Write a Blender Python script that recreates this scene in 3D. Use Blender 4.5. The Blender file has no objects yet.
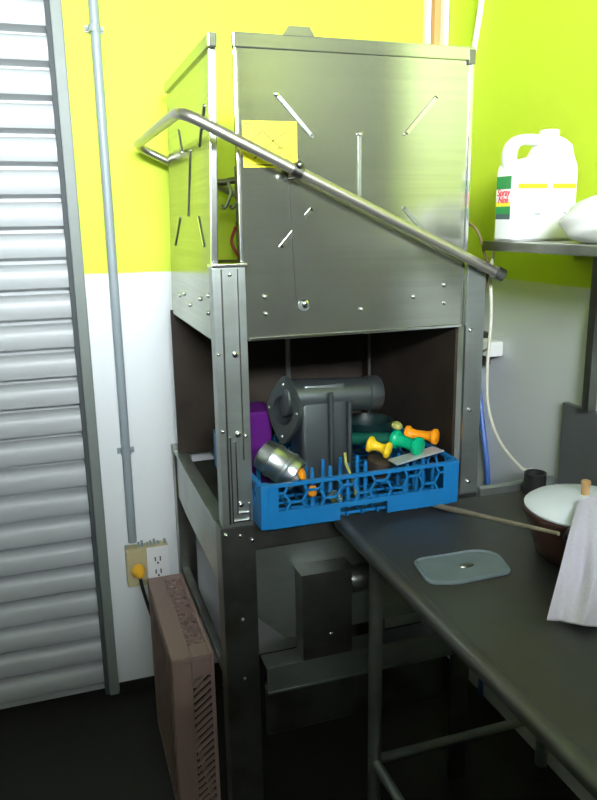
import bpy, bmesh, math, random
from mathutils import Vector, Matrix
random.seed(7)
C = bpy.context.scene.collection
sc = bpy.context.scene
PI = math.pi

# ------------------------------------------------------------------ camera
F = Vector((0.30532364, 0.92237503, -0.23664696))
R = Vector((0.94795139, -0.31799331, -0.01638355))
U = Vector((0.09036393, 0.21932753, 0.97145756))
cd = bpy.data.cameras.new('camera'); cam = bpy.data.objects.new('camera', cd); C.objects.link(cam)
cd.sensor_fit = 'HORIZONTAL'; cd.sensor_width = 36.0; cd.lens = 736.544 * 36.0 / 597.0
cd.clip_start = 0.02
CP = Vector((-0.34420275, -1.56585841, 1.54479715))
cam.matrix_world = Matrix(((R.x, U.x, -F.x, CP.x), (R.y, U.y, -F.y, CP.y), (R.z, U.z, -F.z, CP.z), (0, 0, 0, 1)))
sc.camera = cam

# ------------------------------------------------------------------ world, exposure
w = bpy.data.worlds.new('world'); sc.world = w; w.use_nodes = True
w.node_tree.nodes['Background'].inputs[0].default_value = (0.75, 0.85, 1, 1)
w.node_tree.nodes['Background'].inputs[1].default_value = 0.02
sc.view_settings.view_transform = 'Standard'; sc.view_settings.look = 'None'
sc.view_settings.gamma = 1.0; sc.view_settings.use_curve_mapping = False
sc.view_settings.exposure = 0.0
LAMP = 168.0       # radiance of the high daylit window behind the viewpoint

# ------------------------------------------------------------------ materials
def newmat(name):
    m = bpy.data.materials.new(name); m.use_nodes = True
    return m, m.node_tree.nodes, m.node_tree.links, m.node_tree.nodes['Principled BSDF']
def mat(name, col, rough=0.5, metal=0.0, var=0.0, scale=20.0, bump=0.0, stretch=(1, 1, 1), trans=0.0, emit=None, spec=0.5, dirt=None, dscale=6.0, damt=0.5):
    """procedural material: base colour varied by noise, optional dirt and bump"""
    m, N, L, b = newmat(name)
    tc = N.new('ShaderNodeTexCoord'); mp = N.new('ShaderNodeMapping'); mp.inputs['Scale'].default_value = stretch
    L.new(tc.outputs['Object'], mp.inputs['Vector'])
    nz = N.new('ShaderNodeTexNoise'); nz.inputs['Scale'].default_value = scale; nz.inputs['Detail'].default_value = 4
    L.new(mp.outputs[0], nz.inputs['Vector'])
    cr = N.new('ShaderNodeMix'); cr.data_type = 'RGBA'
    lo = [max(0, c * (1 - var)) for c in col]; hi = [min(1, c * (1 + var)) for c in col]
    cr.inputs[6].default_value = (*lo, 1); cr.inputs[7].default_value = (*hi, 1)
    L.new(nz.outputs['Fac'], cr.inputs[0])
    out = cr.outputs[2]
    if dirt:
        n2 = N.new('ShaderNodeTexNoise'); n2.inputs['Scale'].default_value = dscale; n2.inputs['Detail'].default_value = 6
        L.new(tc.outputs['Object'], n2.inputs['Vector'])
        rp = N.new('ShaderNodeMapRange'); rp.inputs[1].default_value = 0.42; rp.inputs[2].default_value = 0.68
        rp.inputs[4].default_value = damt
        L.new(n2.outputs['Fac'], rp.inputs[0])
        c2 = N.new('ShaderNodeMix'); c2.data_type = 'RGBA'; c2.inputs[7].default_value = (*dirt, 1)
        L.new(out, c2.inputs[6]); L.new(rp.outputs[0], c2.inputs[0]); out = c2.outputs[2]
    L.new(out, b.inputs['Base Color'])
    b.inputs['Roughness'].default_value = rough; b.inputs['Metallic'].default_value = metal
    b.inputs['Transmission Weight'].default_value = trans
    b.inputs['Specular IOR Level'].default_value = spec
    if bump:
        bp = N.new('ShaderNodeBump'); bp.inputs['Strength'].default_value = bump; bp.inputs['Distance'].default_value = 0.002
        L.new(nz.outputs['Fac'], bp.inputs['Height']); L.new(bp.outputs[0], b.inputs['Normal'])
    if emit:
        b.inputs['Emission Color'].default_value = (*emit[0], 1); b.inputs['Emission Strength'].default_value = emit[1]
    return m
def wall_mat(name, zb):
    m, N, L, b = newmat(name)
    g = N.new('ShaderNodeNewGeometry'); s = N.new('ShaderNodeSeparateXYZ'); L.new(g.outputs['Position'], s.inputs[0])
    nz = N.new('ShaderNodeTexNoise'); nz.inputs['Scale'].default_value = 14; L.new(g.outputs['Position'], nz.inputs['Vector'])
    ad = N.new('ShaderNodeMath'); ad.operation = 'MULTIPLY_ADD'; ad.inputs[1].default_value = 0.008
    L.new(nz.outputs['Fac'], ad.inputs[0]); L.new(s.outputs['Z'], ad.inputs[2])
    mr = N.new('ShaderNodeMapRange'); mr.inputs[1].default_value = zb + 0.002; mr.inputs[2].default_value = zb + 0.008
    L.new(ad.outputs[0], mr.inputs[0])
    n2 = N.new('ShaderNodeTexNoise'); n2.inputs['Scale'].default_value = 3.0; n2.inputs['Detail'].default_value = 5; L.new(g.outputs['Position'], n2.inputs['Vector'])
    gr = N.new('ShaderNodeMix'); gr.data_type = 'RGBA'; gr.inputs[6].default_value = (0.56, 0.70, 0.040, 1); gr.inputs[7].default_value = (0.61, 0.75, 0.055, 1)
    wh = N.new('ShaderNodeMix'); wh.data_type = 'RGBA'; wh.inputs[6].default_value = (0.70, 0.74, 0.74, 1); wh.inputs[7].default_value = (0.78, 0.80, 0.79, 1)
    L.new(n2.outputs['Fac'], gr.inputs[0]); L.new(n2.outputs['Fac'], wh.inputs[0])
    mx = N.new('ShaderNodeMix'); mx.data_type = 'RGBA'
    L.new(mr.outputs[0], mx.inputs[0]); L.new(wh.outputs[2], mx.inputs[6]); L.new(gr.outputs[2], mx.inputs[7])
    L.new(mx.outputs[2], b.inputs['Base Color']); b.inputs['Roughness'].default_value = 0.6; b.inputs['Specular IOR Level'].default_value = 0.3
    bp = N.new('ShaderNodeBump'); bp.inputs['Strength'].default_value = 0.15; bp.inputs['Distance'].default_value = 0.004
    n3 = N.new('ShaderNodeTexNoise'); n3.inputs['Scale'].default_value = 40; L.new(g.outputs['Position'], n3.inputs['Vector'])
    L.new(n3.outputs['Fac'], bp.inputs['Height']); L.new(bp.outputs[0], b.inputs['Normal'])
    return m

M = {}
M['wall_back'] = wall_mat('green and white wall paint', 1.399)
M['dull_green'] = mat('dull olive for dim reflections', (0.075, 0.088, 0.003), 0.85, var=0.15, scale=3, spec=0.1)  # kept dark on unseen panel and front wall to dim door reflections
M['grey_wall'] = mat('dull grey-green wall paint', (0.13, 0.14, 0.10), 0.6, var=0.1, scale=3)
M['wall_right'] = wall_mat('green and white wall paint right', 1.371)
M['floor'] = mat('dark floor tile', (0.008, 0.007, 0.005), 0.6, var=0.4, scale=8, bump=0.2)
M['ceiling'] = mat('grey ceiling', (0.17, 0.17, 0.16), 0.8, var=0.05)
M['door_steel'] = mat('brushed door steel', (0.46, 0.47, 0.45), 0.19, 1.0, var=0.10, scale=6, stretch=(1, 1, 14), dirt=(0.36, 0.37, 0.33), dscale=3.0, damt=0.5, bump=0.03)
def brushed(name, c0, c1, rough):
    m, N, L, b = newmat(name); N.remove(b)
    out = [x for x in N if x.type == 'OUTPUT_MATERIAL'][0]
    g = N.new('ShaderNodeBsdfGlossy'); g.distribution = 'BECKMANN'; g.inputs['Roughness'].default_value = rough
    tc = N.new('ShaderNodeTexCoord'); n1 = N.new('ShaderNodeTexNoise'); n1.inputs['Scale'].default_value = 3.5; n1.inputs['Detail'].default_value = 6
    L.new(tc.outputs['Object'], n1.inputs['Vector'])
    mp = N.new('ShaderNodeMapping'); mp.inputs['Scale'].default_value = (1.2, 1.2, 60); L.new(tc.outputs['Object'], mp.inputs['Vector'])
    n2 = N.new('ShaderNodeTexNoise'); n2.inputs['Scale'].default_value = 2.0; L.new(mp.outputs[0], n2.inputs['Vector'])
    ad = N.new('ShaderNodeMath'); ad.operation = 'MULTIPLY'; L.new(n1.outputs['Fac'], ad.inputs[0]); L.new(n2.outputs['Fac'], ad.inputs[1])
    mr = N.new('ShaderNodeMapRange'); mr.inputs[1].default_value = 0.12; mr.inputs[2].default_value = 0.38; L.new(ad.outputs[0], mr.inputs[0])
    mx = N.new('ShaderNodeMix'); mx.data_type = 'RGBA'; mx.inputs[6].default_value = (*c0, 1); mx.inputs[7].default_value = (*c1, 1)
    L.new(mr.outputs[0], mx.inputs[0]); L.new(mx.outputs[2], g.inputs['Color'])
    bp = N.new('ShaderNodeBump'); bp.inputs['Strength'].default_value = 0.04; bp.inputs['Distance'].default_value = 0.001
    L.new(n2.outputs['Fac'], bp.inputs['Height']); L.new(bp.outputs[0], g.inputs['Normal'])
    df = N.new('ShaderNodeBsdfDiffuse'); L.new(mx.outputs[2], df.inputs['Color'])
    ms = N.new('ShaderNodeMixShader'); ms.inputs[0].default_value = 0.11; L.new(g.outputs[0], ms.inputs[1]); L.new(df.outputs[0], ms.inputs[2])
    L.new(ms.outputs[0], out.inputs['Surface']); return m
M['door_steel'] = brushed('brushed door steel', (0.48, 0.50, 0.43), (0.56, 0.58, 0.50), 0.19)
M['steel'] = mat('stainless steel', (0.43, 0.475, 0.44), 0.34, 0.88, var=0.12, scale=9, stretch=(1, 1, 8), dirt=(0.30, 0.31, 0.28), dscale=7, damt=0.6)
M['dark_steel'] = mat('grimy steel', (0.26, 0.27, 0.25), 0.38, 1.0, var=0.2, scale=9, dirt=(0.12, 0.10, 0.07), dscale=8, damt=0.7)
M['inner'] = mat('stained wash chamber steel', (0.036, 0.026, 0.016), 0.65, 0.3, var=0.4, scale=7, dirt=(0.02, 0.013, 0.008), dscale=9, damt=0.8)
M['bright_steel'] = mat('polished screw steel', (0.85, 0.86, 0.85), 0.18, 1.0, var=0.05)
M['dull_steel'] = mat('dull scuffed steel', (0.15, 0.16, 0.16), 0.5, 0.35, var=0.2, scale=10)
M['cup_steel'] = mat('scratched cup steel', (0.62, 0.66, 0.66), 0.33, 1.0, var=0.2, scale=60)
M['plate_metal'] = mat('pale metal plate', (0.62, 0.66, 0.68), 0.5, 0.4, var=0.08)
M['table'] = mat('worn dish table steel', (0.11, 0.115, 0.11), 0.44, 0.75, var=0.2, scale=12, dirt=(0.10, 0.09, 0.075), dscale=5, damt=0.6, bump=0.05)
M['tube_steel'] = mat('handle tube steel', (0.52, 0.50, 0.43), 0.36, 0.9, var=0.08)
M['shutter'] = mat('white painted shutter', (0.42, 0.44, 0.44), 0.42, var=0.05, scale=5)
M['guide'] = mat('grey shutter guide', (0.17, 0.195, 0.175), 0.5, var=0.1)
M['seam'] = mat('dark rubber seam', (0.05, 0.06, 0.06), 0.7)
M['conduit'] = mat('grey conduit', (0.26, 0.305, 0.32), 0.45, var=0.06)
M['wood'] = mat('orange varnished wood', (0.55, 0.27, 0.08), 0.5, var=0.35, scale=6, stretch=(8, 8, 1))
M['white_paint'] = mat('white painted trim', (0.78, 0.78, 0.74), 0.4, var=0.04)
M['cream'] = mat('cream cable', (0.62, 0.60, 0.48), 0.5, var=0.05)
M['brown_cable'] = mat('brown cable', (0.12, 0.08, 0.03), 0.5)
M['blue_hose'] = mat('blue hose', (0.03, 0.12, 0.42), 0.4, var=0.1)
M['white_plastic'] = mat('white plastic', (0.83, 0.84, 0.82), 0.35, var=0.02)
M['outlet_tan'] = mat('tan outlet plate', (0.50, 0.44, 0.24), 0.5, var=0.06)
M['yellow_plug'] = mat('yellow plug', (0.80, 0.42, 0.02), 0.4, var=0.1)
M['black'] = mat('black plastic', (0.018, 0.018, 0.018), 0.4)
M['rack_blue'] = mat('blue rack plastic', (0.008, 0.165, 0.42), 0.38, var=0.12, scale=25)
M['crate'] = mat('mauve tan rack plastic', (0.27, 0.18, 0.155), 0.6, var=0.12, scale=15)
M['cast'] = mat('cast aluminium', (0.13, 0.15, 0.15), 0.36, 0.8, var=0.12, scale=14, bump=0.05)
M['purple'] = mat('purple plastic', (0.11, 0.012, 0.17), 0.4, var=0.1)
M['orange'] = mat('orange plastic', (0.95, 0.33, 0.01), 0.35, var=0.06)
M['yellow'] = mat('yellow plastic', (0.92, 0.60, 0.02), 0.35, var=0.06)
M['dull_yellow'] = mat('dull pale yellow plastic', (0.42, 0.42, 0.10), 0.5)
M['green_p'] = mat('green plastic', (0.0, 0.42, 0.19), 0.35, var=0.06)
M['green_dark'] = mat('dark green plastic', (0.006, 0.09, 0.06), 0.4, var=0.1)
M['teal'] = mat('dark teal plastic', (0.003, 0.018, 0.018), 0.4, var=0.1)
M['brown_item'] = mat('brown plastic', (0.04, 0.028, 0.02), 0.5, var=0.3)
M['sticker'] = mat('yellow sticker paper', (0.95, 0.90, 0.02), 0.5, var=0.03)
M['ink'] = mat('black ink', (0.05, 0.05, 0.03), 0.6)
M['pale_ink'] = mat('olive ink', (0.12, 0.11, 0.02), 0.6)
M['pot'] = mat('brown glazed pot', (0.075, 0.032, 0.022), 0.35, var=0.5, scale=18)
M['lid'] = mat('white enamel lid', (0.80, 0.86, 0.88), 0.3, var=0.03)
M['knob'] = mat('wooden knob', (0.50, 0.30, 0.12), 0.4, var=0.3)
M['towel'] = mat('white terry towel', (0.66, 0.63, 0.70), 0.95, var=0.08, scale=160, bump=0.6)
M['stick'] = mat('weathered wooden stick', (0.26, 0.22, 0.15), 0.6, var=0.3, scale=30)
M['sheet'] = mat('pale translucent plastic', (0.20, 0.26, 0.27), 0.4, var=0.3, scale=20, trans=0.25)
M['label_green'] = mat('green label ink', (0.01, 0.26, 0.05), 0.4)
M['label_yellow'] = mat('yellow label ink', (0.90, 0.80, 0.02), 0.4)
M['label_red'] = mat('red label ink', (0.75, 0.03, 0.05), 0.4)
M['label_dark'] = mat('dark label ink', (0.05, 0.10, 0.10), 0.4)
M['bag'] = mat('white cloth', (0.80, 0.80, 0.76), 0.8, var=0.04)
M['lamp_frame'] = mat('lamp frame', (0.7, 0.7, 0.7), 0.5)
M['lamp'] = mat('daylit frosted pane', (0.9, 0.9, 0.9), 0.5, emit=((0.89, 0.96, 1.02), LAMP))
M['red_p'] = mat('dark red plastic', (0.25, 0.02, 0.02), 0.4)

# ------------------------------------------------------------------ mesh helpers
def nb(): return bmesh.new()
def box(bm, x0, x1, y0, y1, z0, z1, bev=0.0, mtx=None):
    g = bmesh.ops.create_cube(bm, size=1.0)
    vs = g['verts']
    for v in vs:
        v.co = Vector(((x0 + x1) / 2 + v.co.x * (x1 - x0), (y0 + y1) / 2 + v.co.y * (y1 - y0), (z0 + z1) / 2 + v.co.z * (z1 - z0)))
    if bev > 0:
        es = list({e for v in vs for e in v.link_edges})
        r = bmesh.ops.bevel(bm, geom=es, offset=bev, segments=2, profile=0.7, affect='EDGES')
        vs = list({v for f in r['faces'] for v in f.verts} | {v for v in vs if v.is_valid})
    if mtx is not None:
        for v in vs: v.co = mtx @ v.co
    return bm
def tube(bm, pts, r, n=12, caps=True):
    pts = [Vector(p) for p in pts]; rs = r if isinstance(r, (list, tuple)) else [r] * len(pts)
    rings = []; up = None
    for i, p in enumerate(pts):
        t = (pts[min(i + 1, len(pts) - 1)] - pts[max(i - 1, 0)]).normalized()
        if up is None:
            up = Vector((0, 0, 1)) if abs(t.z) < 0.9 else Vector((1, 0, 0))
        a = (up - t * up.dot(t)).normalized(); up = a; b = t.cross(a)
        rings.append([bm.verts.new(p + (a * math.cos(k * 2 * PI / n) + b * math.sin(k * 2 * PI / n)) * rs[i]) for k in range(n)])
    for i in range(len(rings) - 1):
        for k in range(n):
            bm.faces.new((rings[i][k], rings[i][(k + 1) % n], rings[i + 1][(k + 1) % n], rings[i + 1][k]))
    if caps:
        bm.faces.new(list(reversed(rings[0]))); bm.faces.new(rings[-1])
    return bm
def lathe(bm, prof, n=32, mtx=None, cap=True):
    """prof: (radius, z) pairs, revolved about z then moved by mtx"""
    mtx = mtx or Matrix.Identity(4); rings = []
    for r, z in prof:
        rings.append([bm.verts.new(mtx @ Vector((r * math.cos(k * 2 * PI / n), r * math.sin(k * 2 * PI / n), z))) for k in range(n)])
    for i in range(len(rings) - 1):
        for k in range(n):
            bm.faces.new((rings[i][k], rings[i][(k + 1) % n], rings[i + 1][(k + 1) % n], rings[i + 1][k]))
    if cap:
        bm.faces.new(list(reversed(rings[0]))); bm.faces.new(rings[-1])
    return bm
def prism(bm, poly, axis, a, b):
    """poly in the two remaining axes, extruded from a to b along axis"""
    def P(u, v, t):
        return {'x': Vector((t, u, v)), 'y': Vector((u, t, v)), 'z': Vector((u, v, t))}[axis]
    A = [bm.verts.new(P(u, v, a)) for u, v in poly]; B = [bm.verts.new(P(u, v, b)) for u, v in poly]
    bm.faces.new(list(reversed(A))); bm.faces.new(B); n = len(poly)
    for i in range(n): bm.faces.new((A[i], A[(i + 1) % n], B[(i + 1) % n], B[i]))
    return bm
def frame_axis(p, d):
    """matrix that puts local z along d at p"""
    d = Vector(d).normalized(); q = Vector((0, 0, 1)).rotation_difference(d)
    return Matrix.Translation(Vector(p)) @ q.to_matrix().to_4x4()
def bar(bm, p, q, w, t, nrm):
    """rectangular bar from p to q, width w across, thickness t along nrm"""
    p, q, nrm = Vector(p), Vector(q), Vector(nrm).normalized()
    d = (q - p).normalized(); s = d.cross(nrm).normalized()
    c = []
    for e in (p, q):
        for a, b in ((-1, -1), (1, -1), (1, 1), (-1, 1)):
            c.append(bm.verts.new(e + s * (a * w / 2) + nrm * (b * t / 2)))
    for f in ((3, 2, 1, 0), (4, 5, 6, 7), (0, 1, 5, 4), (1, 2, 6, 5), (2, 3, 7, 6), (3, 0, 4, 7)):
        bm.faces.new([c[i] for i in f])
    return bm
def root_loc(o):
    v = Vector((0, 0, 0))
    while o is not None: v += o.location; o = o.parent
    return v
def obj(name, bm, m, parent=None, loc=(0, 0, 0), smooth=False, label=None):
    """world-space bmesh -> ONE object; its origin is its root's base (or loc when top-level)"""
    o_l = root_loc(parent) if parent else Vector(loc)
    bmesh.ops.recalc_face_normals(bm, faces=bm.faces)
    for v in bm.verts: v.co -= o_l
    me = bpy.data.meshes.new(name); bm.to_mesh(me); bm.free()
    me.materials.append(m)
    for p in me.polygons: p.use_smooth = smooth
    if smooth:
        try: me.set_sharp_from_angle(angle=math.radians(40))
        except Exception: pass
    o = bpy.data.objects.new(name, me); C.objects.link(o)
    if parent: o.parent = parent
    else: o.location = o_l
    if label: o['label'] = label
    return o
def tag(o, label, cat, group=None):
    o['label'] = label; o['category'] = cat
    if group: o['group'] = group
    return o
def thing(name, label, cat, loc, group=None):
    o = bpy.data.objects.new(name, None); o.empty_display_size = 0.05; C.objects.link(o); o.location = loc
    return tag(o, label, cat, group)
def struct(name, bm, m, parent=None, smooth=False):
    o = obj(name, bm, m, parent, smooth=smooth)
    if not parent: o['kind'] = 'structure'
    return o
def arc(p0, p1, p2, r, n=6):
    """fillet at p1"""
    p0, p1, p2 = Vector(p0), Vector(p1), Vector(p2)
    a = p1 + (p0 - p1).normalized() * r; b = p1 + (p2 - p1).normalized() * r
    return [(a * (1 - t) ** 2 + p1 * 2 * t * (1 - t) + b * t * t) for t in [i / n for i in range(n + 1)]]
def bez(pts, n=10):
    """smooth Catmull-Rom path"""
    P = [Vector(p) for p in pts]; P = [P[0] * 2 - P[1]] + P + [P[-1] * 2 - P[-2]]; out = []
    for i in range(1, len(P) - 2):
        for k in range(n):
            t = k / n
            out.append(0.5 * ((2 * P[i]) + (-P[i - 1] + P[i + 1]) * t + (2 * P[i - 1] - 5 * P[i] + 4 * P[i + 1] - P[i + 2]) * t * t + (-P[i - 1] + 3 * P[i] - 3 * P[i + 1] + P[i + 2]) * t ** 3))
    out.append(P[-2]); return out
def bolt(bm, p, nrm, r=0.006, h=0.005):
    lathe(bm, [(r, 0), (r, h * 0.5), (r * 0.75, h * 0.85), (r * 0.3, h)], 12, frame_axis(p, nrm)); return bm

# ------------------------------------------------------------------ room
YB, XR = 0.718, 0.898
XL, YF, ZC = -2.6, -3.6, 2.75
struct('floor', box(nb(), XL - .1, XR + .1, YF - .1, YB + .2, -0.1, 0), M['floor'])
struct('ceiling', box(nb(), XL - .1, XR + .1, YF - .1, YB + .2, ZC, ZC + .1), M['ceiling'])
bm = nb(); box(bm, -0.247, XR + .1, YB, YB + .12, 0, ZC); box(bm, XL - .1, -1.75, YB, YB + .12, 0, ZC); box(bm, -1.75, -0.247, YB, YB + .12, 2.45, ZC)
struct('wall_back', bm, M['wall_back'])
struct('wall_right', box(nb(), XR, XR + .1, YF - .1, YB, 0, ZC), M['wall_right'])
struct('wall_left', box(nb(), XL - .1, XL, YF - .1, YB, 0, ZC), M['grey_wall'])
struct('wall_front', box(nb(), XL, XR, YF - .1, YF, 0, ZC), M['dull_green'])
sd = struct('reflection_dimmer', box(nb(), XR - .03, XR - .001, -3.50, -1.0, 0.002, ZC - .01, 0.003), M['dull_green'])  # unseen panel added on the right wall to darken the steel door's reflection
struct('baseboard_back', box(nb(), -0.245, XR - .002, YB - .008, YB - .0005, 0.0005, 0.035), M['floor'])

# roller shutter door
bm = nb(); prof = []
pitch = 0.0886
zs = 2.0513 + 4 * pitch
while zs > 0.02:
    for k in range(8):
        t = k / 8.0
        prof.append((YB + 0.028 - 0.018 * math.sin(PI * t) ** 0.38, zs - pitch * .86 * t))
    prof.append((YB + 0.058, zs - pitch * 0.875)); prof.append((YB + 0.058, zs - pitch * 0.985))
    zs -= pitch
prof.append((YB + 0.03, 0.005)); prof.append((YB + 0.07, 0.005)); prof.append((YB + 0.07, prof[0][1]))
prism(bm, prof, 'x', -1.72, -0.292)
shut = struct('door_1', bm, M['shutter'], smooth=True)
bm = nb(); box(bm, -0.278, -0.247, YB - .014, YB + .06, 0.001, 2.448, 0.004)
obj('guide_rail', bm, M['guide'], shut, label='grey steel guide rail')
obj('rubber_seal', box(nb(), -0.292, -0.2785, YB - .004, YB + .055, 0.001, 2.448), M['seam'], shut)
obj('guide_rail', box(nb(), -1.75, -1.715, YB - .014, YB + .06, 0.001, 2.448, 0.004), M['guide'], shut, label='grey steel guide rail')

# corner post between two white strips
t1 = struct('trim_1', box(nb(), 0.862, 0.896, 0.668, 0.716, 1.45, ZC - .002, 0.004), M['wood'])
for a in (0.850, ):
    obj('white_strip', box(nb(), 0.846, 0.861, 0.69, 0.716, 1.45, ZC - .002, 0.003), M['white_paint'], t1, label='white painted strip')
obj('white_strip', box(nb(), 0.88, 0.896, 0.640, 0.667, 1.45, ZC - .002, 0.003), M['white_paint'], t1, label='white painted strip')

# high lit window in the wall behind the viewpoint, above an unseen block added to shade the lower room
WX0, WX1, WZ0, WZ1 = -1.35, 0.30, 2.14, 2.69
wn = struct('window_1', box(box(box(box(nb(), WX0 - .05, WX1 + .05, YF + .001, YF + .04, WZ1, WZ1 + .05, 0.003), WX0 - .05, WX1 + .05, YF + .001, YF + .04, WZ0 - .05, WZ0, 0.003), WX0 - .05, WX0, YF + .001, YF + .04, WZ0, WZ1, 0.003), WX1, WX1 + .05, YF + .001, YF + .04, WZ0, WZ1, 0.003), M['lamp_frame'])
obj('frosted_pane', box(nb(), WX0 + .001, WX1 - .001, YF + .006, YF + .016, WZ0 + .001, WZ1 - .001), M['lamp'], wn)
rc = thing('room_shade_block', 'unseen tall grey block added below the high window behind the viewpoint to shade the lower room', 'shade block', (-0.3, -3.1, 0))
obj('body', box(nb(), -1.7, XR - .01, -3.59, -2.66, 0.001, 2.10, 0.01), M['dark_steel'], rc)
for q in range(2):
    xa = -1.68 + q * 1.29
    dr = obj('door', box(nb(), xa, xa + 1.27, -2.658, -2.62, 0.12, 2.06, 0.008), M['dark_steel'], rc)
    obj('handle', tube(nb(), [(xa + 1.17, -2.62, 0.9), (xa + 1.17, -2.57, 0.92), (xa + 1.17, -2.57, 1.28), (xa + 1.17, -2.62, 1.30)], 0.012, 10), M['steel'], dr)

tc_ = thing('shutter_shade_block', 'unseen tall dark added cabinet behind and left of the viewpoint', 'light blocker', (-1.25, -2.0, 0))  # unseen block added to cast shade over the lower left shutter
obj('body', box(nb(), -1.75, -0.66, -2.3, -1.82, 0.001, 1.97, 0.008), M['dark_steel'], tc_)
for q in range(2):
    xa = -1.74 + q * 0.53
    dr = obj('door', box(nb(), xa, xa + 0.52, -1.818, -1.80, 0.06, 1.95, 0.004), M['dark_steel'], tc_)
    obj('handle', box(nb(), xa + .48 - q * .44, xa + .495 - q * .44, -1.80, -1.775, 0.9, 1.05, 0.003), M['steel'], dr)

# ------------------------------------------------------------------ conduit and outlets on the back wall
cn = thing('electrical_conduit', 'grey vertical electrical conduit pipe on the wall beside the roller shutter', 'pipe', (-0.167, 0.70, 0.54))
obj('pipe', tube(nb(), [(-0.167, 0.700, 0.545), (-0.165, 0.700, 1.5), (-0.163, 0.700, 2.72)], 0.0135, 14), M['conduit'], cn, smooth=True)
for zc in (2.066, 0.851):
    bm = nb(); tube(bm, [(-0.166, 0.700, zc - .009), (-0.166, 0.700, zc + .009)], 0.0165, 14)
    box(bm, -0.192, -0.140, 0.711, 0.7175, zc - .009, zc + .009, 0.001)
    bolt(bm, (-0.187, 0.711, zc), (0, -1, 0), 0.005, 0.005); bolt(bm, (-0.145, 0.711, zc), (0, -1, 0), 0.005, 0.005)
    obj('clip', bm, M['conduit'], cn)
ob = thing('outlet_box', 'double electrical outlet box with a tan half and a white half under the conduit', 'outlet', (-0.125, 0.70, 0.405))
OX0, OX1, OZ0, OZ1 = -0.193, -0.058, 0.40, 0.528
obj('back_box', box(nb(), OX0, OX1, 0.678, 0.7175, OZ0, OZ1, 0.003), M['outlet_tan'], ob)
obj('cover_plate', box(nb(), OX0 + .001, -0.130, 0.672, 0.6775, OZ0 + .001, OZ1 - .001, 0.002), M['outlet_tan'], ob, label='tan cover plate')
wp = obj('cover_plate', box(nb(), -0.128, OX1, 0.670, 0.6775, OZ0 + .001, OZ1 - .001, 0.002), M['white_plastic'], ob, label='white cover plate')
for zc in (0.487, 0.443):
    bm = nb()
    box(bm, -0.104, -0.100, 0.6690, 0.6702, zc - .007, zc + .007); box(bm, -0.088, -0.084, 0.6690, 0.6702, zc - .008, zc + .008)
    box(bm, -0.097, -0.091, 0.6690, 0.6702, zc - .017, zc - .011)
    obj('socket_slots', bm, M['ink'], wp)
bm = nb()
for k, x in enumerate((-0.188, -0.150, -0.139, -0.122, -0.112, -0.100, -0.088, -0.066)):
    obj('cable_clamp', box(nb(), x - .004, x + .004, 0.690, 0.7, OZ1 - .001, OZ1 + .010 + .004 * (k % 3), 0.002), M['conduit'], ob)
pl = thing('power_plug', 'round orange-yellow plug with a dark cord in the tan half of the outlet box', 'plug', (-0.160, 0.67, 0.460))
obj('plug_body', lathe(nb(), [(0.020, 0), (0.023, 0.006), (0.022, 0.020), (0.016, 0.030), (0.011, 0.042), (0.004, 0.046)], 16, frame_axis((-0.160, 0.6715, 0.460), (0.1, -1, -.1))), M['yellow_plug'], pl, smooth=True)
obj('cord', tube(nb(), bez([(-0.156, 0.648, 0.443), (-0.150, 0.640, 0.40), (-0.135, 0.640, 0.33), (-0.11, 0.62, 0.22), (-0.10, 0.60, 0.05), (-0.05, 0.60, 0.008), (0.1, 0.62, 0.007)]), 0.0055, 8), M['black'], pl, smooth=True)

# ------------------------------------------------------------------ dishwasher
dw = thing('dishwasher', 'tall stainless steel commercial dishwasher with raised doors in the room corner', 'dishwasher', (0.3, 0.3, 0))
ZT = 0.856
# corner posts
bm = nb(); box(bm, -0.017, 0.055, -0.012, -0.001, 0.858, 1.450, 0.0015); box(bm, -0.017, -0.006, -0.001, 0.030, 0.858, 1.450, 0.0015)
p1 = obj('corner_post', bm, M['steel'], dw)
bm = nb()
bar(bm, (0.001, -0.0145, 1.447), (-0.001, -0.0145, 0.868), 0.004, 0.005, (0, 1, 0))
bar(bm, (0.036, -0.0145, 1.447), (0.036, -0.0145, 1.02), 0.003, 0.005, (0, 1, 0))
bar(bm, (0.006, -0.015, 1.075), (0.006, -0.015, 0.87), 0.003, 0.006, (0, 1, 0))
bar(bm, (0.018, -0.015, 1.065), (0.018, -0.015, 0.89), 0.003, 0.006, (0, 1, 0))
bar(bm, (0.018, -0.015, 0.892), (0.044, -0.015, 0.892), 0.003, 0.006, (0, 1, 0))
bar(bm, (0.006, -0.015, 0.873), (0.048, -0.015, 0.873), 0.003, 0.006, (0, 1, 0))
bar(bm, (0.046, -0.015, 0.873), (0.046, -0.015, 0.915), 0.003, 0.006, (0, 1, 0))
obj('track_ridge', bm, M['bright_steel'], p1)
bm = nb(); box(bm, -0.019, 0.060, -0.018, 0.03, 1.4505, 1.458, 0.002)
obj('post_cap', bm, M['bright_steel'], p1)
bm = nb(); box(bm, 0.601, 0.650, -0.012, -0.001, 0.858, 1.44, 0.0015); box(bm, 0.639, 0.650, -0.001, 0.05, 0.858, 1.44, 0.0015)
p2 = obj('corner_post', bm, M['steel'], dw)
bm = nb(); box(bm, -0.024, 0.030, 0.648, 0.70, 0.001, 0.84, 0.0015)
obj('rear_leg', bm, M['dark_steel'], dw)
bm = nb(); box(bm, 0.595, 0.645, 0.64, 0.69, 0.001, 0.84, 0.0015)
obj('rear_leg', bm, M['dark_steel'], dw)
bm = nb(); box(bm, -0.024, 0.058, -0.013, -0.002, 0.001, 0.857, 0.0015); box(bm, -0.024, -0.013, -0.002, 0.045, 0.001, 0.857, 0.0015)
box(bm, -0.05, 0.075, -0.03, 0.05, 0.0005, 0.012)
l1 = obj('front_leg', bm, M['dark_steel'], dw)
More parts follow.
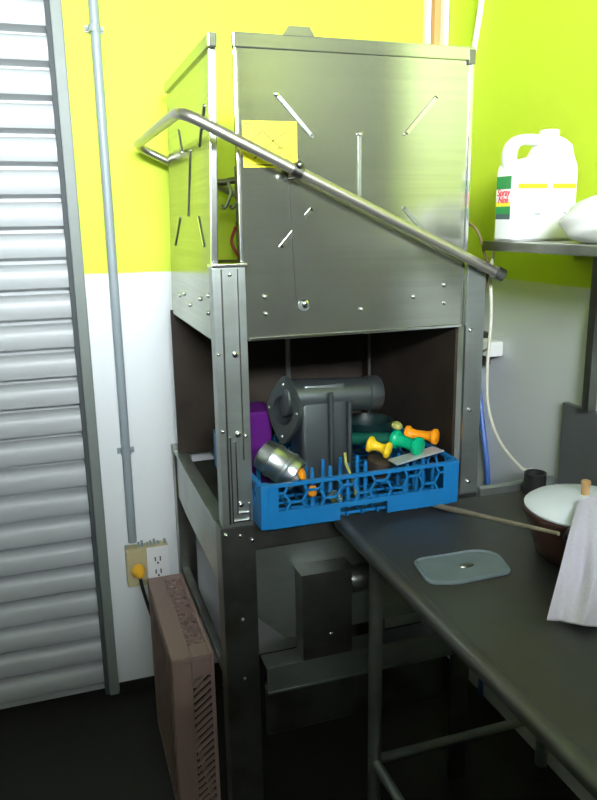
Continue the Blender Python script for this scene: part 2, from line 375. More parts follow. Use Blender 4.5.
bm = nb(); box(bm, 0.595, 0.650, -0.013, -0.002, 0.001, 0.857, 0.0015); box(bm, 0.639, 0.650, -0.002, 0.045, 0.001, 0.857, 0.0015)
obj('front_leg', bm, M['dark_steel'], dw)
# screws
def screws(plist, parent, nrm=(0, -1, 0), r=0.0062, m='bright_steel'):
    for p in plist:
        obj('screw', bolt(nb(), p, nrm, r, 0.0055), M[m], parent, smooth=True)
screws([(0.026, -0.012, 1.262), (0.026, -0.012, 1.080), (0.027, -0.012, 0.912)], p1, r=0.0075)
screws([(-0.011, -0.012, 1.265), (-0.009, -0.012, 1.090), (0.043, -0.012, 1.075), (0.020, -0.012, 1.435)], p1, r=0.0045)
screws([(0.612, -0.012, 1.280), (0.618, -0.012, 1.08), (0.622, -0.012, 0.89)], p2, r=0.006)
screws([(-0.013, -0.013, 0.842), (0.022, -0.013, 0.835), (0.050, -0.013, 0.82)], l1, r=0.0055)
screws([(0.02, -0.013, 0.62), (0.02, -0.013, 0.46)], l1, r=0.004, m='steel')
# wash chamber
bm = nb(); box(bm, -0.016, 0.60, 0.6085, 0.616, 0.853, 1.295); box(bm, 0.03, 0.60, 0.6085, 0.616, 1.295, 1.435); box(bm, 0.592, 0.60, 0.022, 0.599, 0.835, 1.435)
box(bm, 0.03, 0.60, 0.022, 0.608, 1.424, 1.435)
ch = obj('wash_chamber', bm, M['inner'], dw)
bm = nb(); box(bm, 0.145, 0.151, 0.594, 0.599, 0.9, 1.42); box(bm, 0.33, 0.345, 0.590, 0.599, 0.85, 1.42); box(bm, 0.57, 0.578, 0.5, 0.506, 0.9, 1.42)
obj('seam_strip', bm, M['dark_steel'], ch)
bm = nb()
tube(bm, [(0.30, 0.33, 0.82), (0.30, 0.33, 0.845)], 0.025, 12); box(bm, 0.06, 0.54, 0.315, 0.345, 0.842, 0.853, 0.003)
obj('spray_arm', bm, M['dark_steel'], dw)
# tub floor ledge and rails
bm = nb(); box(bm, -0.005, 0.60, 0.0, 0.64, 0.80, 0.812)
obj('tub_ledge', bm, M['dark_steel'], dw)
bm = nb(); prism(bm, [(0.030, 0.845), (0.66, 0.845), (0.66, 0.700), (0.50, 0.690), (0.030, 0.690)], 'x', -0.019, -0.010)
box(bm, -0.025, 0.012, 0.030, 0.66, 0.845, 0.851, 0.002)
box(bm, -0.028, -0.009, 0.655, 0.675, 0.80, 0.868, 0.002)
sr = obj('side_rail', bm, M['steel'], dw)
for xq in (0.085, 0.53): obj('rack_track', bar(nb(), (xq, -0.01, 0.861), (xq, 0.58, 0.861), 0.02, 0.010, (0, 0, 1)), M['dark_steel'], dw)
obj('brace_bar', box(nb(), -0.018, 0.004, 0.05, 0.65, 0.430, 0.452, 0.002), M['dark_steel'], dw)
bm = nb(); prism(bm, [(0.05, 0.79), (0.59, 0.79), (0.59, 0.52), (0.14, 0.52), (0.05, 0.61)], 'y', 0.03, 0.50)
obj('wash_tank', bm, M['steel'], dw)
bm = nb(); box(bm, 0.045, 0.598, -0.004, 0.024, 0.790, 0.853, 0.002)
obj('front_apron', bm, M['dark_steel'], dw)
# control box under the tank
bm = nb(); box(bm, 0.166, 0.296, -0.03, 0.029, 0.485, 0.712, 0.003)
cbx = obj('control_box', bm, M['dark_steel'], dw)
obj('box_lid', box(nb(), 0.163, 0.299, -0.034, 0.029, 0.712, 0.717, 0.001), M['dark_steel'], cbx)
screws([(0.238, -0.031, 0.548)], cbx, r=0.005)
obj('pump_motor', lathe(nb(), [(0.032, 0), (0.034, 0.01), (0.034, 0.05), (0.028, 0.07), (0.012, 0.075)], 20, frame_axis((0.298, 0.0, 0.665), (1, 0, 0.1))), M['dark_steel'], dw, smooth=True)
# lower channel beam and skirt
bm = nb(); box(bm, 0.078, 0.596, -0.012, 0.05, 0.466, 0.473, 0.001); box(bm, 0.078, 0.596, -0.012, -0.004, 0.405, 0.466, 0.001); box(bm, 0.078, 0.596, -0.016, 0.02, 0.400, 0.406, 0.001)
obj('lower_beam', bm, M['steel'], dw)
obj('skirt_panel', box(nb(), 0.085, 0.592, 0.03, 0.04, 0.25, 0.399), M['dark_steel'], dw)
bm = nb(); tube(bm, [(0.45, 0.15, 0.52), (0.45, 0.15, 0.30), (0.45, 0.4, 0.25), (0.45, 0.6, 0.25)], 0.02, 10)
obj('drain_pipe', bm, M['dark_steel'], dw)

# front door (raised)
DX0, DX1, DZ0, DZ1 = 0.051, 0.600, 1.287, 1.913
bm = nb(); box(bm, DX0, DX1, 0.003, 0.015, DZ0, DZ1, 0.002)
fd = obj('front_door', bm, M['door_steel'], dw)
bm = nb(); box(bm, DX0 - .003, DX1 + .004, -0.0025, 0.016, DZ1 - .026, DZ1 + .002, 0.002)
fr = obj('top_flange', bm, M['door_steel'], fd)
bm = nb(); box(bm, DX1 - .012, DX1 + .004, -0.0045, -0.0028, DZ1 - .034, DZ1 - .004, 0.0005)
obj('corner_clip', bm, M['dark_steel'], fr)
prism(bm := nb(), [(0.155, DZ1 + .0025), (0.225, DZ1 + .0025), (0.214, DZ1 + .021), (0.168, DZ1 + .021)], 'y', 0.004, 0.010)
obj('top_tab', bm, M['door_steel'], fd)
bm = nb(); box(bm, DX0 - .003, DX0 + .006, 0.0, 0.016, 1.46, DZ1 - .03, 0.002)
obj('edge_trim', bm, M['bright_steel'], fd)
bm = nb(); box(bm, DX1 - .005, DX1 + .004, -0.001, 0.016, 1.445, DZ1 - .03, 0.002)
obj('edge_trim', bm, M['bright_steel'], fd)
bm = nb(); box(bm, DX0 + .012, DX1 - .004, -0.001, 0.003, DZ0, DZ0 + .007, 0.001)
obj('bottom_hem', bm, M['bright_steel'], fd)
# pressed slots
def slot(a, b, m='bright_steel', parent=None, nrm=(0, 1, 0), w=0.008):
    n = Vector(nrm); a = Vector(a); b = Vector(b)
    bmq = nb(); bar(bmq, a, b, w, 0.004, n)
    for e in (a, b): lathe(bmq, [(w / 2, -0.002), (w / 2, 0.002)], 10, frame_axis(e, n))
    obj('slot', bmq, M[m], parent or fd)
y = 0.0015
slot((0.138, y, 1.801), (0.215, y, 1.720), 'steel'); slot((0.326, y, 1.724), (0.326, y, 1.593), 'steel', w=0.006)
slot((0.512, y, 1.808), (0.437, y, 1.728)); slot((0.435, y, 1.569), (0.490, y, 1.514), 'steel')
slot((0.213, y, 1.569), (0.140, y, 1.489))
obj('screw', bolt(nb(), (0.138, 0.0, 1.801), (0, -1, 0), 0.005, .004), M['bright_steel'], fd)
screws([(0.101, 0.003, 1.383), (0.102, 0.003, 1.345), (0.330, 0.003, 1.344), (0.465, 0.003, 1.366), (0.546, 0.003, 1.39), (0.548, 0.003, 1.347), (0.326, 0.0, 1.726)], fd, r=0.0055)
screws([(0.193, -0.004, 1.363)], fd, r=0.009)
obj('washer', lathe(nb(), [(0.013, 0), (0.013, 0.004)], 18, frame_axis((0.191, 0.003, 1.360), (0, -1, 0))), M['steel'], fd)
# bracket strip under the handle bolt
bm = nb(); bar(bm, (0.176, 0.0005, 1.645), (0.188, 0.0005, 1.37), 0.030, 0.003, (0, 1, 0))
obj('link_strip', bm, M['door_steel'], fd)
# sticker
stk = obj('warning_sticker', box(nb(), 0.062, 0.181, 0.0012, 0.0028, 1.655, 1.748), M['sticker'], fd, label='yellow paper warning sticker')
bm = nb()
yy = 0.0010
for a, b, z_, t in ((0.066, 0.100, 1.742, 0.002), (0.104, 0.124, 1.742, 0.002), (0.066, 0.122, 1.738, 0.0012)):
    box(bm, a, b, yy - .0003, yy + .0002, z_ - t / 2, z_ + t / 2)
obj('heading_text', bm, M['ink'], stk)
bm = nb()
for a, b in (((0.070, 1.70), (0.105, 1.728)), ((0.105, 1.728), (0.150, 1.690)), ((0.085, 1.672), (0.135, 1.715)), ((0.135, 1.715), (0.175, 1.735)), ((0.070, 1.70), (0.115, 1.668)), ((0.120, 1.69), (0.172, 1.70)), ((0.150, 1.665), (0.176, 1.69)), ((0.07, 1.66), (0.17, 1.66))):
    bar(bm, (a[0], yy, a[1]), (b[0], yy, b[1]), 0.0024, 0.0005, (0, 1, 0))
obj('line_drawing', bm, M['pale_ink'], stk)

# left door (raised)
bm = nb(); box(bm, -0.012, -0.001, 0.0365, 0.608, DZ0, DZ1, 0.002)
ld = obj('side_door', bm, M['door_steel'], dw)
bm = nb(); box(bm, -0.019, 0.0, 0.022, 0.610, DZ1 - .022, DZ1 + .004, 0.002)
obj('top_flange', bm, M['door_steel'], ld)
bm = nb(); box(bm, -0.015, 0.001, 0.0325, 0.042, DZ0, DZ1 - .024, 0.002)
obj('edge_trim', bm, M['bright_steel'], ld)
X = -0.0125
slot((X, 0.27, 1.712), (X, 0.31, 1.563), 'dark_steel', ld, (1, 0, 0), 0.007); slot((X, 0.432, 1.557), (X, 0.515, 1.487), 'dark_steel', ld, (1, 0, 0), 0.008)
slot((X, 0.180, 1.555), (X, 0.122, 1.493), 'bright_steel', ld, (1, 0, 0), 0.008); slot((X, 0.43, 1.774), (X, 0.385, 1.718), 'steel', ld, (1, 0, 0), 0.008)
slot((X, 0.10, 1.788), (X, 0.16, 1.713), 'dark_steel', ld, (1, 0, 0), 0.008)
screws([(X + .0005, 0.315, 1.34), (X + .0005, 0.175, 1.368), (X + .0005, 0.082, 1.384), (X + .0005, 0.087, 1.344), (X + .0005, 0.47, 1.35), (X + .0005, 0.40, 1.36)], ld, (-1, 0, 0), 0.0055)

pv_ = Vector((-0.008, 0.3, DZ0)) - dw.location
ld.matrix_basis = Matrix.Translation(pv_) @ Matrix.Rotation(math.radians(1.9), 4, 'Y') @ Matrix.Translation(-pv_)

# lifting handle: one bent tube around front, left and rear
A0 = (0.662, -0.042, 1.416); A1 = (-0.074, -0.042, 1.757); A2 = (-0.080, 0.652, 1.757); A3 = (0.656, 0.652, 1.415)
pts = [Vector(A0)] + arc(A0, A1, A2, 0.05) + arc(A1, A2, A3, 0.05) + [Vector(A3)]
hd = obj('lifting_handle', tube(nb(), pts, 0.0115, 16), M['tube_steel'], dw, smooth=True)
obj('handle_end', lathe(nb(), [(0.010, -0.004), (0.016, 0), (0.0165, 0.022), (0.010, 0.027)], 18, frame_axis((0.655, -0.042, 1.4195), (0.907, 0, -0.421))), M['dark_steel'], hd, smooth=True)
bm = nb(); d = (Vector(A1) - Vector(A0)).normalized()
pb = Vector((0.166, -0.042, 1.6458))
tube(bm, [pb - d * .011, pb + d * .011], 0.0155, 14); bolt(bm, (0.166, -0.055, 1.656), (0, -1, 0.3), 0.008, 0.010); box(bm, 0.158, 0.174, -0.045, 0.0, 1.632, 1.642)
obj('handle_clamp', bm, M['dark_steel'], hd, smooth=True)
for yv, yn in ((-0.042, -0.0125), (0.652, 0.609)):
    bm = nb(); tube(bm, [(0.628, yv, 1.432), (0.628, yn, 1.432)], 0.012, 12)
    obj('pivot_pin', bm, M['dark_steel'], hd)

# valve and hoses on top of the chamber, seen through the corner gap
vv = obj('fill_valve', lathe(nb(), [(0.016, 0), (0.018, 0.01), (0.018, 0.09), (0.024, 0.095), (0.024, 0.108), (0.010, 0.115)], 18, Matrix.Translation((0.212, 0.60, 1.436))), M['black'], dw, smooth=True, label='black fill valve')
bm = nb(); tube(bm, bez([(0.11, 0.60, 1.662), (0.15, 0.60, 1.655), (0.20, 0.60, 1.662), (0.30, 0.60, 1.655)]), 0.010, 10); tube(bm, [(0.28, 0.60, 1.655), (0.28, 0.60, 1.436)], 0.010, 10)
obj('supply_pipe', bm, M['dark_steel'], dw, smooth=True)
for x0 in (0.165, 0.19):
    obj('curled_hose', tube(nb(), bez([(x0, 0.588, 1.655), (x0 + .008, 0.580, 1.63), (x0 - .002, 0.58, 1.60), (x0 - .014, 0.582, 1.583), (x0 - .020, 0.588, 1.590)], 6), 0.005, 8), M['dark_steel'], dw, smooth=True)
obj('red_hose', tube(nb(), bez([(0.185, 0.590, 1.53), (0.170, 0.585, 1.49), (0.18, 0.58, 1.46), (0.195, 0.582, 1.438)], 6), 0.005, 8), M['red_p'], dw, smooth=True, label='dark red hose')
obj('valve_bracket', box(nb(), 0.19, 0.25, 0.602, 0.606, 1.43, 1.70), M['dark_steel'], dw)

# ------------------------------------------------------------------ dish table
TX0, TY1, TY0 = 0.262, -0.022, -1.42
SB = -0.985   # backsplash ends where the added olive panel begins
tb = thing('dish_table', 'dark stainless steel dish table running along the right wall', 'table', (0.57, -0.7, 0))
bm = nb(); box(bm, TX0, XR - .033, TY0, TY1, 0.838, 0.850, 0.0)
obj('tabletop', bm, M['table'], tb)
rl = [(TX0 - .004, TY1 - .03, 0.848), (TX0 - .006, -0.5, 0.848), (TX0 - .006, TY0, 0.848)]
bm = nb(); tube(bm, rl, 0.0175, 16)
obj('rolled_edge', bm, M['table'], tb, smooth=True)
bm = nb(); prism(bm, [(XR - .033, 0.838), (XR - .002, 0.838), (XR - .002, 1.079), (XR - .018, 1.079), (XR - .018, 0.86)], 'y', SB, TY1 - .012)
obj('backsplash', bm, M['dull_steel'], tb)
bm = nb(); box(bm, 0.652, XR - .018, TY1 - .004, TY1 + .012, 0.838, 0.866, 0.003)
tube(bm, [(0.652, TY1 + .004, 0.866), (XR - .02, TY1 + .004, 0.866)], 0.009, 10)
obj('rear_lip', bm, M['steel'], tb)
def leg(x, yv):
    tube(bm := nb(), [(x, yv, 0.838), (x, yv, 0.03)], 0.017, 16)
    l = obj('leg', bm, M['steel'], tb, smooth=True)
    obj('foot', lathe(nb(), [(0.012, 0), (0.019, 0.004), (0.020, 0.02), (0.015, 0.05)], 16, Matrix.Translation((x, yv, 0.001))), M['dark_steel'], l, smooth=True)
for lx, ly in ((0.335, -0.085), (0.85, -0.085), (0.335, -1.33), (0.85, -1.33)): leg(lx, ly)
for a, b in (((0.335, -0.085, 0.195), (0.85, -0.085, 0.195)), ((0.335, -0.085, 0.195), (0.335, -1.33, 0.195)), ((0.85, -0.085, 0.195), (0.85, -1.33, 0.195))):
    obj('stretcher', tube(nb(), [a, b], 0.0125, 12), M['steel'], tb, smooth=True)

# ------------------------------------------------------------------ wall shelf above the table
sh = thing('steel_shelf', 'grey steel shelf on posts above the dish table on the right wall', 'shelf', (0.77, -0.7, 1.08))
bm = nb(); box(bm, 0.650, XR - .003, -0.98, 0.010, 1.468, 1.490, 0.002)
obj('shelf_board', bm, M['dark_steel'], sh)
for yv in (-0.135, -0.93):
    bm = nb(); box(bm, 0.864, 0.888, yv - .012, yv + .012, 1.0805, 1.4675, 0.002)
    obj('shelf_post', bm, M['dark_steel'], sh)

# ------------------------------------------------------------------ jug
jg = thing('cleaner_jug', 'large white plastic cleaner jug with moulded handle on the shelf end', 'jug', (0.75, -0.068, 1.4905))
def rrect(cx, cy, hx, hy, rad, zz, n=5):
    out = []
    for qx, qy, a0 in ((1, 1, 0), (-1, 1, PI / 2), (-1, -1, PI), (1, -1, 1.5 * PI)):
        for k in range(n + 1):
            a = a0 + k * PI / 2 / n
            out.append(Vector((cx + qx * (hx - rad) + rad * math.cos(a), cy + qy * (hy - rad) + rad * math.sin(a), zz)))
    return out
def loft(bm, rings):
    R_ = [[bm.verts.new(p) for p in r] for r in rings]; n = len(R_[0])
    for i in range(len(R_) - 1):
        for k in range(n): bm.faces.new((R_[i][k], R_[i][(k + 1) % n], R_[i + 1][(k + 1) % n], R_[i + 1][k]))
    bm.faces.new(list(reversed(R_[0]))); bm.faces.new(R_[-1]); return bm
jx, jy = 0.738, -0.068; z0 = 1.4905
bm = nb()
loft(bm, [rrect(jx, jy, .082, .032, .012, z0), rrect(jx, jy, .088, .038, .014, z0 + .006), rrect(jx, jy, .088, .038, .014, z0 + .155),
          rrect(jx + .001, jy, .086, .037, .016, z0 + .168), rrect(jx + .010, jy, .074, .036, .018, z0 + .178), rrect(jx + .032, jy, .050, .034, .020, z0 + .188), rrect(jx + .036, jy, .043, .030, .022, z0 + .212), rrect(jx + .030, jy, .034, .026, .020, z0 + .224), rrect(jx + .026, jy, .024, .022, .018, z0 + .230)])
body_ = bm; bm = nb()
hp = bez([(jx - .074, jy, z0 + .160), (jx - .078, jy, z0 + .188), (jx - .068, jy, z0 + .213), (jx - .040, jy, z0 + .223), (jx + .024, jy, z0 + .221)], 6)
tube(bm, hp, 0.0125, 16)
for v in bm.verts: v.co.y = jy + (v.co.y - jy) * 2.0
hm_ = bpy.data.meshes.new('tmp'); bm.to_mesh(hm_); bm.free(); body_.from_mesh(hm_); bpy.data.meshes.remove(hm_)
obj('body', body_, M['white_plastic'], jg, smooth=True)
obj('cap', lathe(nb(), [(0.021, 0), (0.0225, 0.002), (0.0225, 0.013), (0.020, 0.016)], 24, Matrix.Translation((jx + .026, jy, z0 + .229))), M['white_plastic'], jg, smooth=True)
# label on the narrow left side
xl = jx - .088 - .0012
bx = nb(); box(bx, xl, xl + .001, jy - .030, jy + .026, 1.606, 1.634)
lb = obj('side_label', bx, M['label_green'], jg, label='green, white and red side label')
obj('label_white_field', box(nb(), xl, xl + .001, jy - .030, jy + .026, 1.578, 1.606), M['white_plastic'], lb)
obj('label_yellow_field', box(nb(), xl, xl + .001, jy - .030, jy + .026, 1.568, 1.578), M['label_yellow'], lb)
obj('label_green_field', box(nb(), xl, xl + .001, jy - .030, jy + .026, 1.552, 1.568), M['label_green'], lb)
obj('label_dark_field', box(nb(), xl, xl + .001, jy - .030, jy + .026, 1.540, 1.552), M['label_dark'], lb)
def text(name, s, size, m, parent, mtx):
    cu = bpy.data.curves.new(name, 'FONT'); cu.body = s; cu.size = size; cu.extrude = 0.0003; cu.align_x = 'CENTER'; cu.align_y = 'CENTER'; cu.shear = 0.25; cu.offset = size * 0.02
    o = bpy.data.objects.new(name + '_tmp', cu); C.objects.link(o)
    me = bpy.data.meshes.new_from_object(o); bpy.data.objects.remove(o)
    b2 = nb(); b2.from_mesh(me); bpy.data.meshes.remove(me)
    for v in b2.verts: v.co = mtx @ v.co
    return obj(name, b2, m, parent)
def face_mtx(p, nrm):
    n = Vector(nrm); up = Vector((0, 0, 1)); xx = up.cross(n).normalized()
    return Matrix(((xx.x, up.x, n.x, p[0]), (xx.y, up.y, n.y, p[1]), (xx.z, up.z, n.z, p[2]), (0, 0, 0, 1)))
text('label_text', 'Spray', 0.022, M['label_red'], lb, face_mtx((xl - .0004, jy - .002, 1.598), (-1, 0, 0)))
text('label_text', 'Nine', 0.020, M['label_red'], lb, face_mtx((xl - .0004, jy - .002, 1.582), (-1, 0, 0)))
yl = jy - .038 - .0012
bm = nb(); box(bm, jx - .076, jx + .000, yl, yl + .001, 1.606, 1.617); box(bm, jx + .016, jx + .078, yl, yl + .001, 1.606, 1.617)
obj('yellow_band', bm, M['label_yellow'], jg, label='yellow label band')
obj('fine_print', box(nb(), jx - .030, jx - .014, yl, yl + .001, 1.548, 1.553), M['conduit'], jg)
obj('fine_print', box(nb(), jx + .048, jx + .056, yl, yl + .001, 1.550, 1.554), M['conduit'], jg)

# white cloth bundle on the shelf
bm = nb(); bmesh.ops.create_icosphere(bm, subdivisions=4, radius=1.0)
for v in bm.verts:
    p = v.co.copy(); n_ = 1 + .045 * math.sin(7 * p.x + 3 * p.y) + .035 * math.sin(9 * p.z + 5 * p.y + 2 * p.x)
    v.co = Vector((0.750 + p.x * .098 * n_, -0.33 + p.y * .13 * n_, 1.4905 + .050 + max(-.050, p.z * .054 * n_ + p.x * .012)))
bb = obj('cloth_bundle', bm, M['bag'], None, loc=(0.758, -0.33, 1.4905), smooth=True)
tag(bb, 'white cloth bundle on the shelf at the right edge in front of the jug', 'cloth')

# ------------------------------------------------------------------ cables and fittings by the right wall
wc = obj('white_conduit', tube(nb(), [(0.886, 0.34, 2.72), (0.886, 0.445, 2.12), (0.886, 0.505, 1.90), (0.886, 0.52, 1.6), (0.886, 0.52, 1.30)], 0.0085, 10), M['white_paint'], None, loc=(0.886, 0.5, 1.3), smooth=True)
tag(wc, 'thin white conduit leaning down the green right wall behind the dishwasher', 'pipe')
ad = thing('wall_adapter', 'white plug-in adapter on the right wall beside the dishwasher', 'adapter', (0.89, 0.30, 1.16))
obj('adapter_body', box(nb(), 0.845, XR - .003, 0.262, 0.352, 1.148, 1.194, 0.010), M['white_plastic'], ad, smooth=True)
obj('socket_base', box(nb(), 0.872, XR - .001, 0.33, 0.375, 1.11, 1.21, 0.004), M['black'], ad, label='dark socket behind the adapter')
cc = obj('cream_cord', tube(nb(), bez([(0.70, 0.03, 1.50), (0.685, 0.022, 1.41), (0.690, 0.02, 1.30), (0.692, 0.03, 1.15), (0.705, 0.03, 1.05), (0.740, 0.02, 0.965), (0.80, 0.01, 0.895), (0.85, 0.01, 0.86), (0.86, 0.01, 0.6)]), 0.0042, 8), M['cream'], None, loc=(0.69, 0.02, 0.6), smooth=True)
tag(cc, 'thin cream cord hanging from the shelf end down behind the dish table', 'cord')
obj('cord', tube(nb(), bez([(0.62, 0.05, 1.54), (0.640, 0.02, 1.515), (0.660, 0.015, 1.46), (0.672, 0.015, 1.42), (0.670, 0.03, 1.33), (0.675, 0.05, 1.23), (0.70, 0.12, 1.20), (0.78, 0.2, 1.18), (0.86, 0.29, 1.17)]), 0.0035, 8), M['brown_cable'], ad, smooth=True, label='thin brown cord')
bh = obj('blue_hose', tube(nb(), bez([(0.885, 0.42, 1.16), (0.884, 0.385, 1.085), (0.884, 0.34, 0.93), (0.884, 0.29, 0.72), (0.884, 0.28, 0.4), (0.884, 0.28, 0.009)]), 0.0085, 8), M['blue_hose'], None, loc=(0.884, 0.28, 0.0), smooth=True)
tag(bh, 'blue hose hanging beside the right corner post of the dishwasher', 'hose')

# ------------------------------------------------------------------ blue dish rack
RX0, RX1, RY0, RY1, RZ0, RZ1 = 0.056, 0.557, -0.077, 0.423, 0.8665, 0.974
rk = thing('dish_rack', 'blue plastic honeycomb peg rack loaded with utensils, sitting in the dishwasher opening', 'dish rack', (0.3065, 0.173, RZ0))
def hexbars(bm, u0, u1, v0, v1, rad, P, nrm, w, t, off=0.0):
    """honeycomb of bars inside the rectangle u0..u1 x v0..v1, mapped by P(u, v)"""
    seen = set(); hx = rad * 1.5; hy = rad * math.sqrt(3)
    nx = int((u1 - u0) / hx) + 3; ny = int((v1 - v0) / hy) + 3
    for i in range(-1, nx):
        for j in range(-1, ny):
            cx, cy = u0 + i * hx, v0 + off + j * hy + (hy / 2 if i % 2 else 0)
            for k in range(6):
                a = (cx + rad * math.cos(k * PI / 3), cy + rad * math.sin(k * PI / 3)); b = (cx + rad * math.cos((k + 1) * PI / 3), cy + rad * math.sin((k + 1) * PI / 3))
                key = (round((a[0] + b[0]) * 500), round((a[1] + b[1]) * 500))
                if key in seen: continue
                seen.add(key)
                # clip by Liang-Barsky
                tt0, tt1 = 0.0, 1.0; dx, dy = b[0] - a[0], b[1] - a[1]; ok = True
                for p_, q_ in ((-dx, a[0] - u0), (dx, u1 - a[0]), (-dy, a[1] - v0), (dy, v1 - a[1])):
                    if abs(p_) < 1e-9:
                        if q_ < 0: ok = False
                    else:
                        r_ = q_ / p_
                        if p_ < 0: tt0 = max(tt0, r_)
                        else: tt1 = min(tt1, r_)
                if ok and tt1 - tt0 > 0.05:
                    bar(bm, P(a[0] + dx * tt0, a[1] + dy * tt0), P(a[0] + dx * tt1, a[1] + dy * tt1), w, t, nrm)
def rack_side(kind):
    """one wall of the rack; kind front/back/left/right"""
    bm = nb(); T = 0.006
    if kind in ('front', 'back'):
        yv = RY0 + .003 if kind == 'front' else RY1 - .003
        P = lambda u, v: (u, yv, v); nrm = (0, 1, 0); U0, U1 = RX0, RX1
        B = lambda a, b, c, d, e=0.0: box(bm, a, b, yv - .003 - e, yv + .003 + e, c, d, 0.001)
    else:
        xv = RX0 + .003 if kind == 'left' else RX1 - .003
        P = lambda u, v: (xv, u, v); nrm = (1, 0, 0); U0, U1 = RY0, RY1
        B = lambda a, b, c, d, e=0.0: box(bm, xv - .003 - e, xv + .003 + e, a, b, c, d, 0.001)
    zb = RZ0 + .042
    m = (U0 + U1) / 2
    B(U0 + .02, m - .062, RZ0, zb); B(m + .062, U1 - .02, RZ0, zb); B(m - .062, m + .062, zb - .012, zb)
    B(m - .066, m - .060, RZ0, zb, .001); B(m + .060, m + .066, RZ0, zb, .001)
    B(U0 + .02, U1 - .02, RZ1 - .008, RZ1, .0025)
    B(U0 + .02, U0 + .042, zb, RZ1 - .008); B(U1 - .042, U1 - .02, zb, RZ1 - .008)
    hexbars(bm, U0 + .042, U1 - .042, zb, RZ1 - .008, 0.028, P, nrm, 0.005, 0.005, 0.017)
    return obj('honeycomb_side', bm, M['rack_blue'], rk)
for k in ('front', 'back', 'left', 'right'): rack_side(k)
for cx, cy in ((RX0, RY0), (RX1, RY0), (RX0, RY1), (RX1, RY1)):
    sx = 1 if cx == RX0 else -1; sy = 1 if cy == RY0 else -1
    x0, x1 = sorted((cx, cx + sx * .024)); y0, y1 = sorted((cy, cy + sy * .024))
    obj('corner_pillar', box(nb(), x0, x1, y0, y1, RZ0, RZ1, 0.007), M['rack_blue'], rk)
bm = nb()
n = 12
for i in range(n + 1):
    x = RX0 + .02 + (RX1 - RX0 - .04) * i / n; bar(bm, (x, RY0 + .006, RZ0 + .007), (x, RY1 - .006, RZ0 + .007), 0.004, 0.006, (0, 0, 1))
    yq = RY0 + .02 + (RY1 - RY0 - .04) * i / n; bar(bm, (RX0 + .006, yq, RZ0 + .007), (RX1 - .006, yq, RZ0 + .007), 0.004, 0.006, (0, 0, 1))
obj('base_grid', bm, M['rack_blue'], rk)
pg_me = None
for i in range(10):
    for j in range(9):
        x = RX0 + .048 + i * .045; yq = RY0 + .045 + j * .049
        if 0.17 < x < 0.37 and 0.06 < yq < 0.20: continue       # under the grinder body
        if (x < 0.19 and yq < 0.07) or (x < 0.18 and yq > 0.16) or (0.35 < x < 0.43 and yq < 0.08) or (0.35 < x and yq > 0.08): continue
        ph = 0.094 if (x > 0.36 or (0.34 < x)) else 0.120
        bm = nb(); tube(bm, [(x, yq, RZ0 + .009), (x, yq, RZ0 + ph - .015), (x, yq, RZ0 + ph)], [0.0062, 0.005, 0.0040], 8)
        obj('peg', bm, M['rack_blue'], rk)

# ------------------------------------------------------------------ things in the rack
# cast grinder body: stem box, horizontal barrel, flange with hole, rods
gr = thing('grinder_body', 'grey cast metal grinder housing with horizontal barrel and flange, upright in the rack', 'grinder', (0.27, 0.13, 0.88))
bm = nb()
bx0 = Matrix.Translation((0, 0, 0))
loft(bm, [rrect(0.280, 0.13, .070, .050, .012, 0.882), rrect(0.277, 0.13, .068, .050, .012, 1.00), rrect(0.275, 0.13, .066, .046, .012, 1.10), rrect(0.275, 0.13, .058, .034, .012, 1.15)])
obj('stem', bm, M['cast'], gr, smooth=True)
dx = Vector((1, 0.0, -0.035)).normalized()
bm = nb(); lathe(bm, [(0.036, -0.01), (0.046, -0.005), (0.046, 0.05), (0.045, 0.13), (0.042, 0.20), (0.041, 0.215), (0.045, 0.219), (0.045, 0.248), (0.042, 0.252), (0.036, 0.248)], 36, frame_axis((0.182, 0.13, 1.118), dx))
obj('barrel', bm, M['cast'], gr, smooth=True)
# flange: rounded diamond plate with a round opening, at the left end of the barrel
def flange():
    bm = nb(); n = 48; fx = frame_axis((0.165, 0.118, 1.095), Vector((0.80, 0.58, -0.05)))
    rot = Matrix.Rotation(0.0, 4, 'Z'); fm = fx @ rot
    def out_r(a):
        c, s = abs(math.cos(a)), abs(math.sin(a)); return 0.088 / (c ** 1.25 + (s * 1.35) ** 1.25) ** (1 / 1.25) + 0.006
    import itertools
    rings = []
    for t, rf in ((-.008, 1), (.006, 1), (.006, 0), (-.008, 0)):
        ring = []
        for k in range(n):
            a = k * 2 * PI / n; rr = out_r(a) if rf else 0.033
            ring.append(bm.verts.new(fm @ Vector((rr * math.cos(a), rr * math.sin(a), t))))
        rings.append(ring)
    for i in range(4):
        A_, B_ = rings[i], rings[(i + 1) % 4]
        for k in range(n): bm.faces.new((A_[k], A_[(k + 1) % n], B_[(k + 1) % n], B_[k]))
    return bm, fm
# local x of frame_axis is roughly world x/z mix; align the long axis with world z
d_ = Vector((0.90, 0.43, -0.05)).normalized(); xa = (Vector((0, 0, 1)) - d_ * d_.z).normalized(); ya = d_.cross(xa)
FM = Matrix(((xa.x, ya.x, d_.x, 0.176), (xa.y, ya.y, d_.y, 0.112), (xa.z, ya.z, d_.z, 1.092), (0, 0, 0, 1)))
bm = nb(); n = 48
def out_r(a):
    c, s = abs(math.cos(a)), abs(math.sin(a)); return 0.086 / (c ** 1.3 + (s * 1.45) ** 1.3) ** (1 / 1.3)
rings = []
for t, rf in ((-.008, 1), (.006, 1), (.006, 0), (-.008, 0)):
    rings.append([bm.verts.new(FM @ Vector(((out_r(k * 2 * PI / n) if rf else 0.036) * math.cos(k * 2 * PI / n), (out_r(k * 2 * PI / n) if rf else 0.036) * math.sin(k * 2 * PI / n), t))) for k in range(n)])
for i in range(4):
    A_, B_ = rings[i], rings[(i + 1) % 4]
    for k in range(n): bm.faces.new((A_[k], A_[(k + 1) % n], B_[(k + 1) % n], B_[k]))
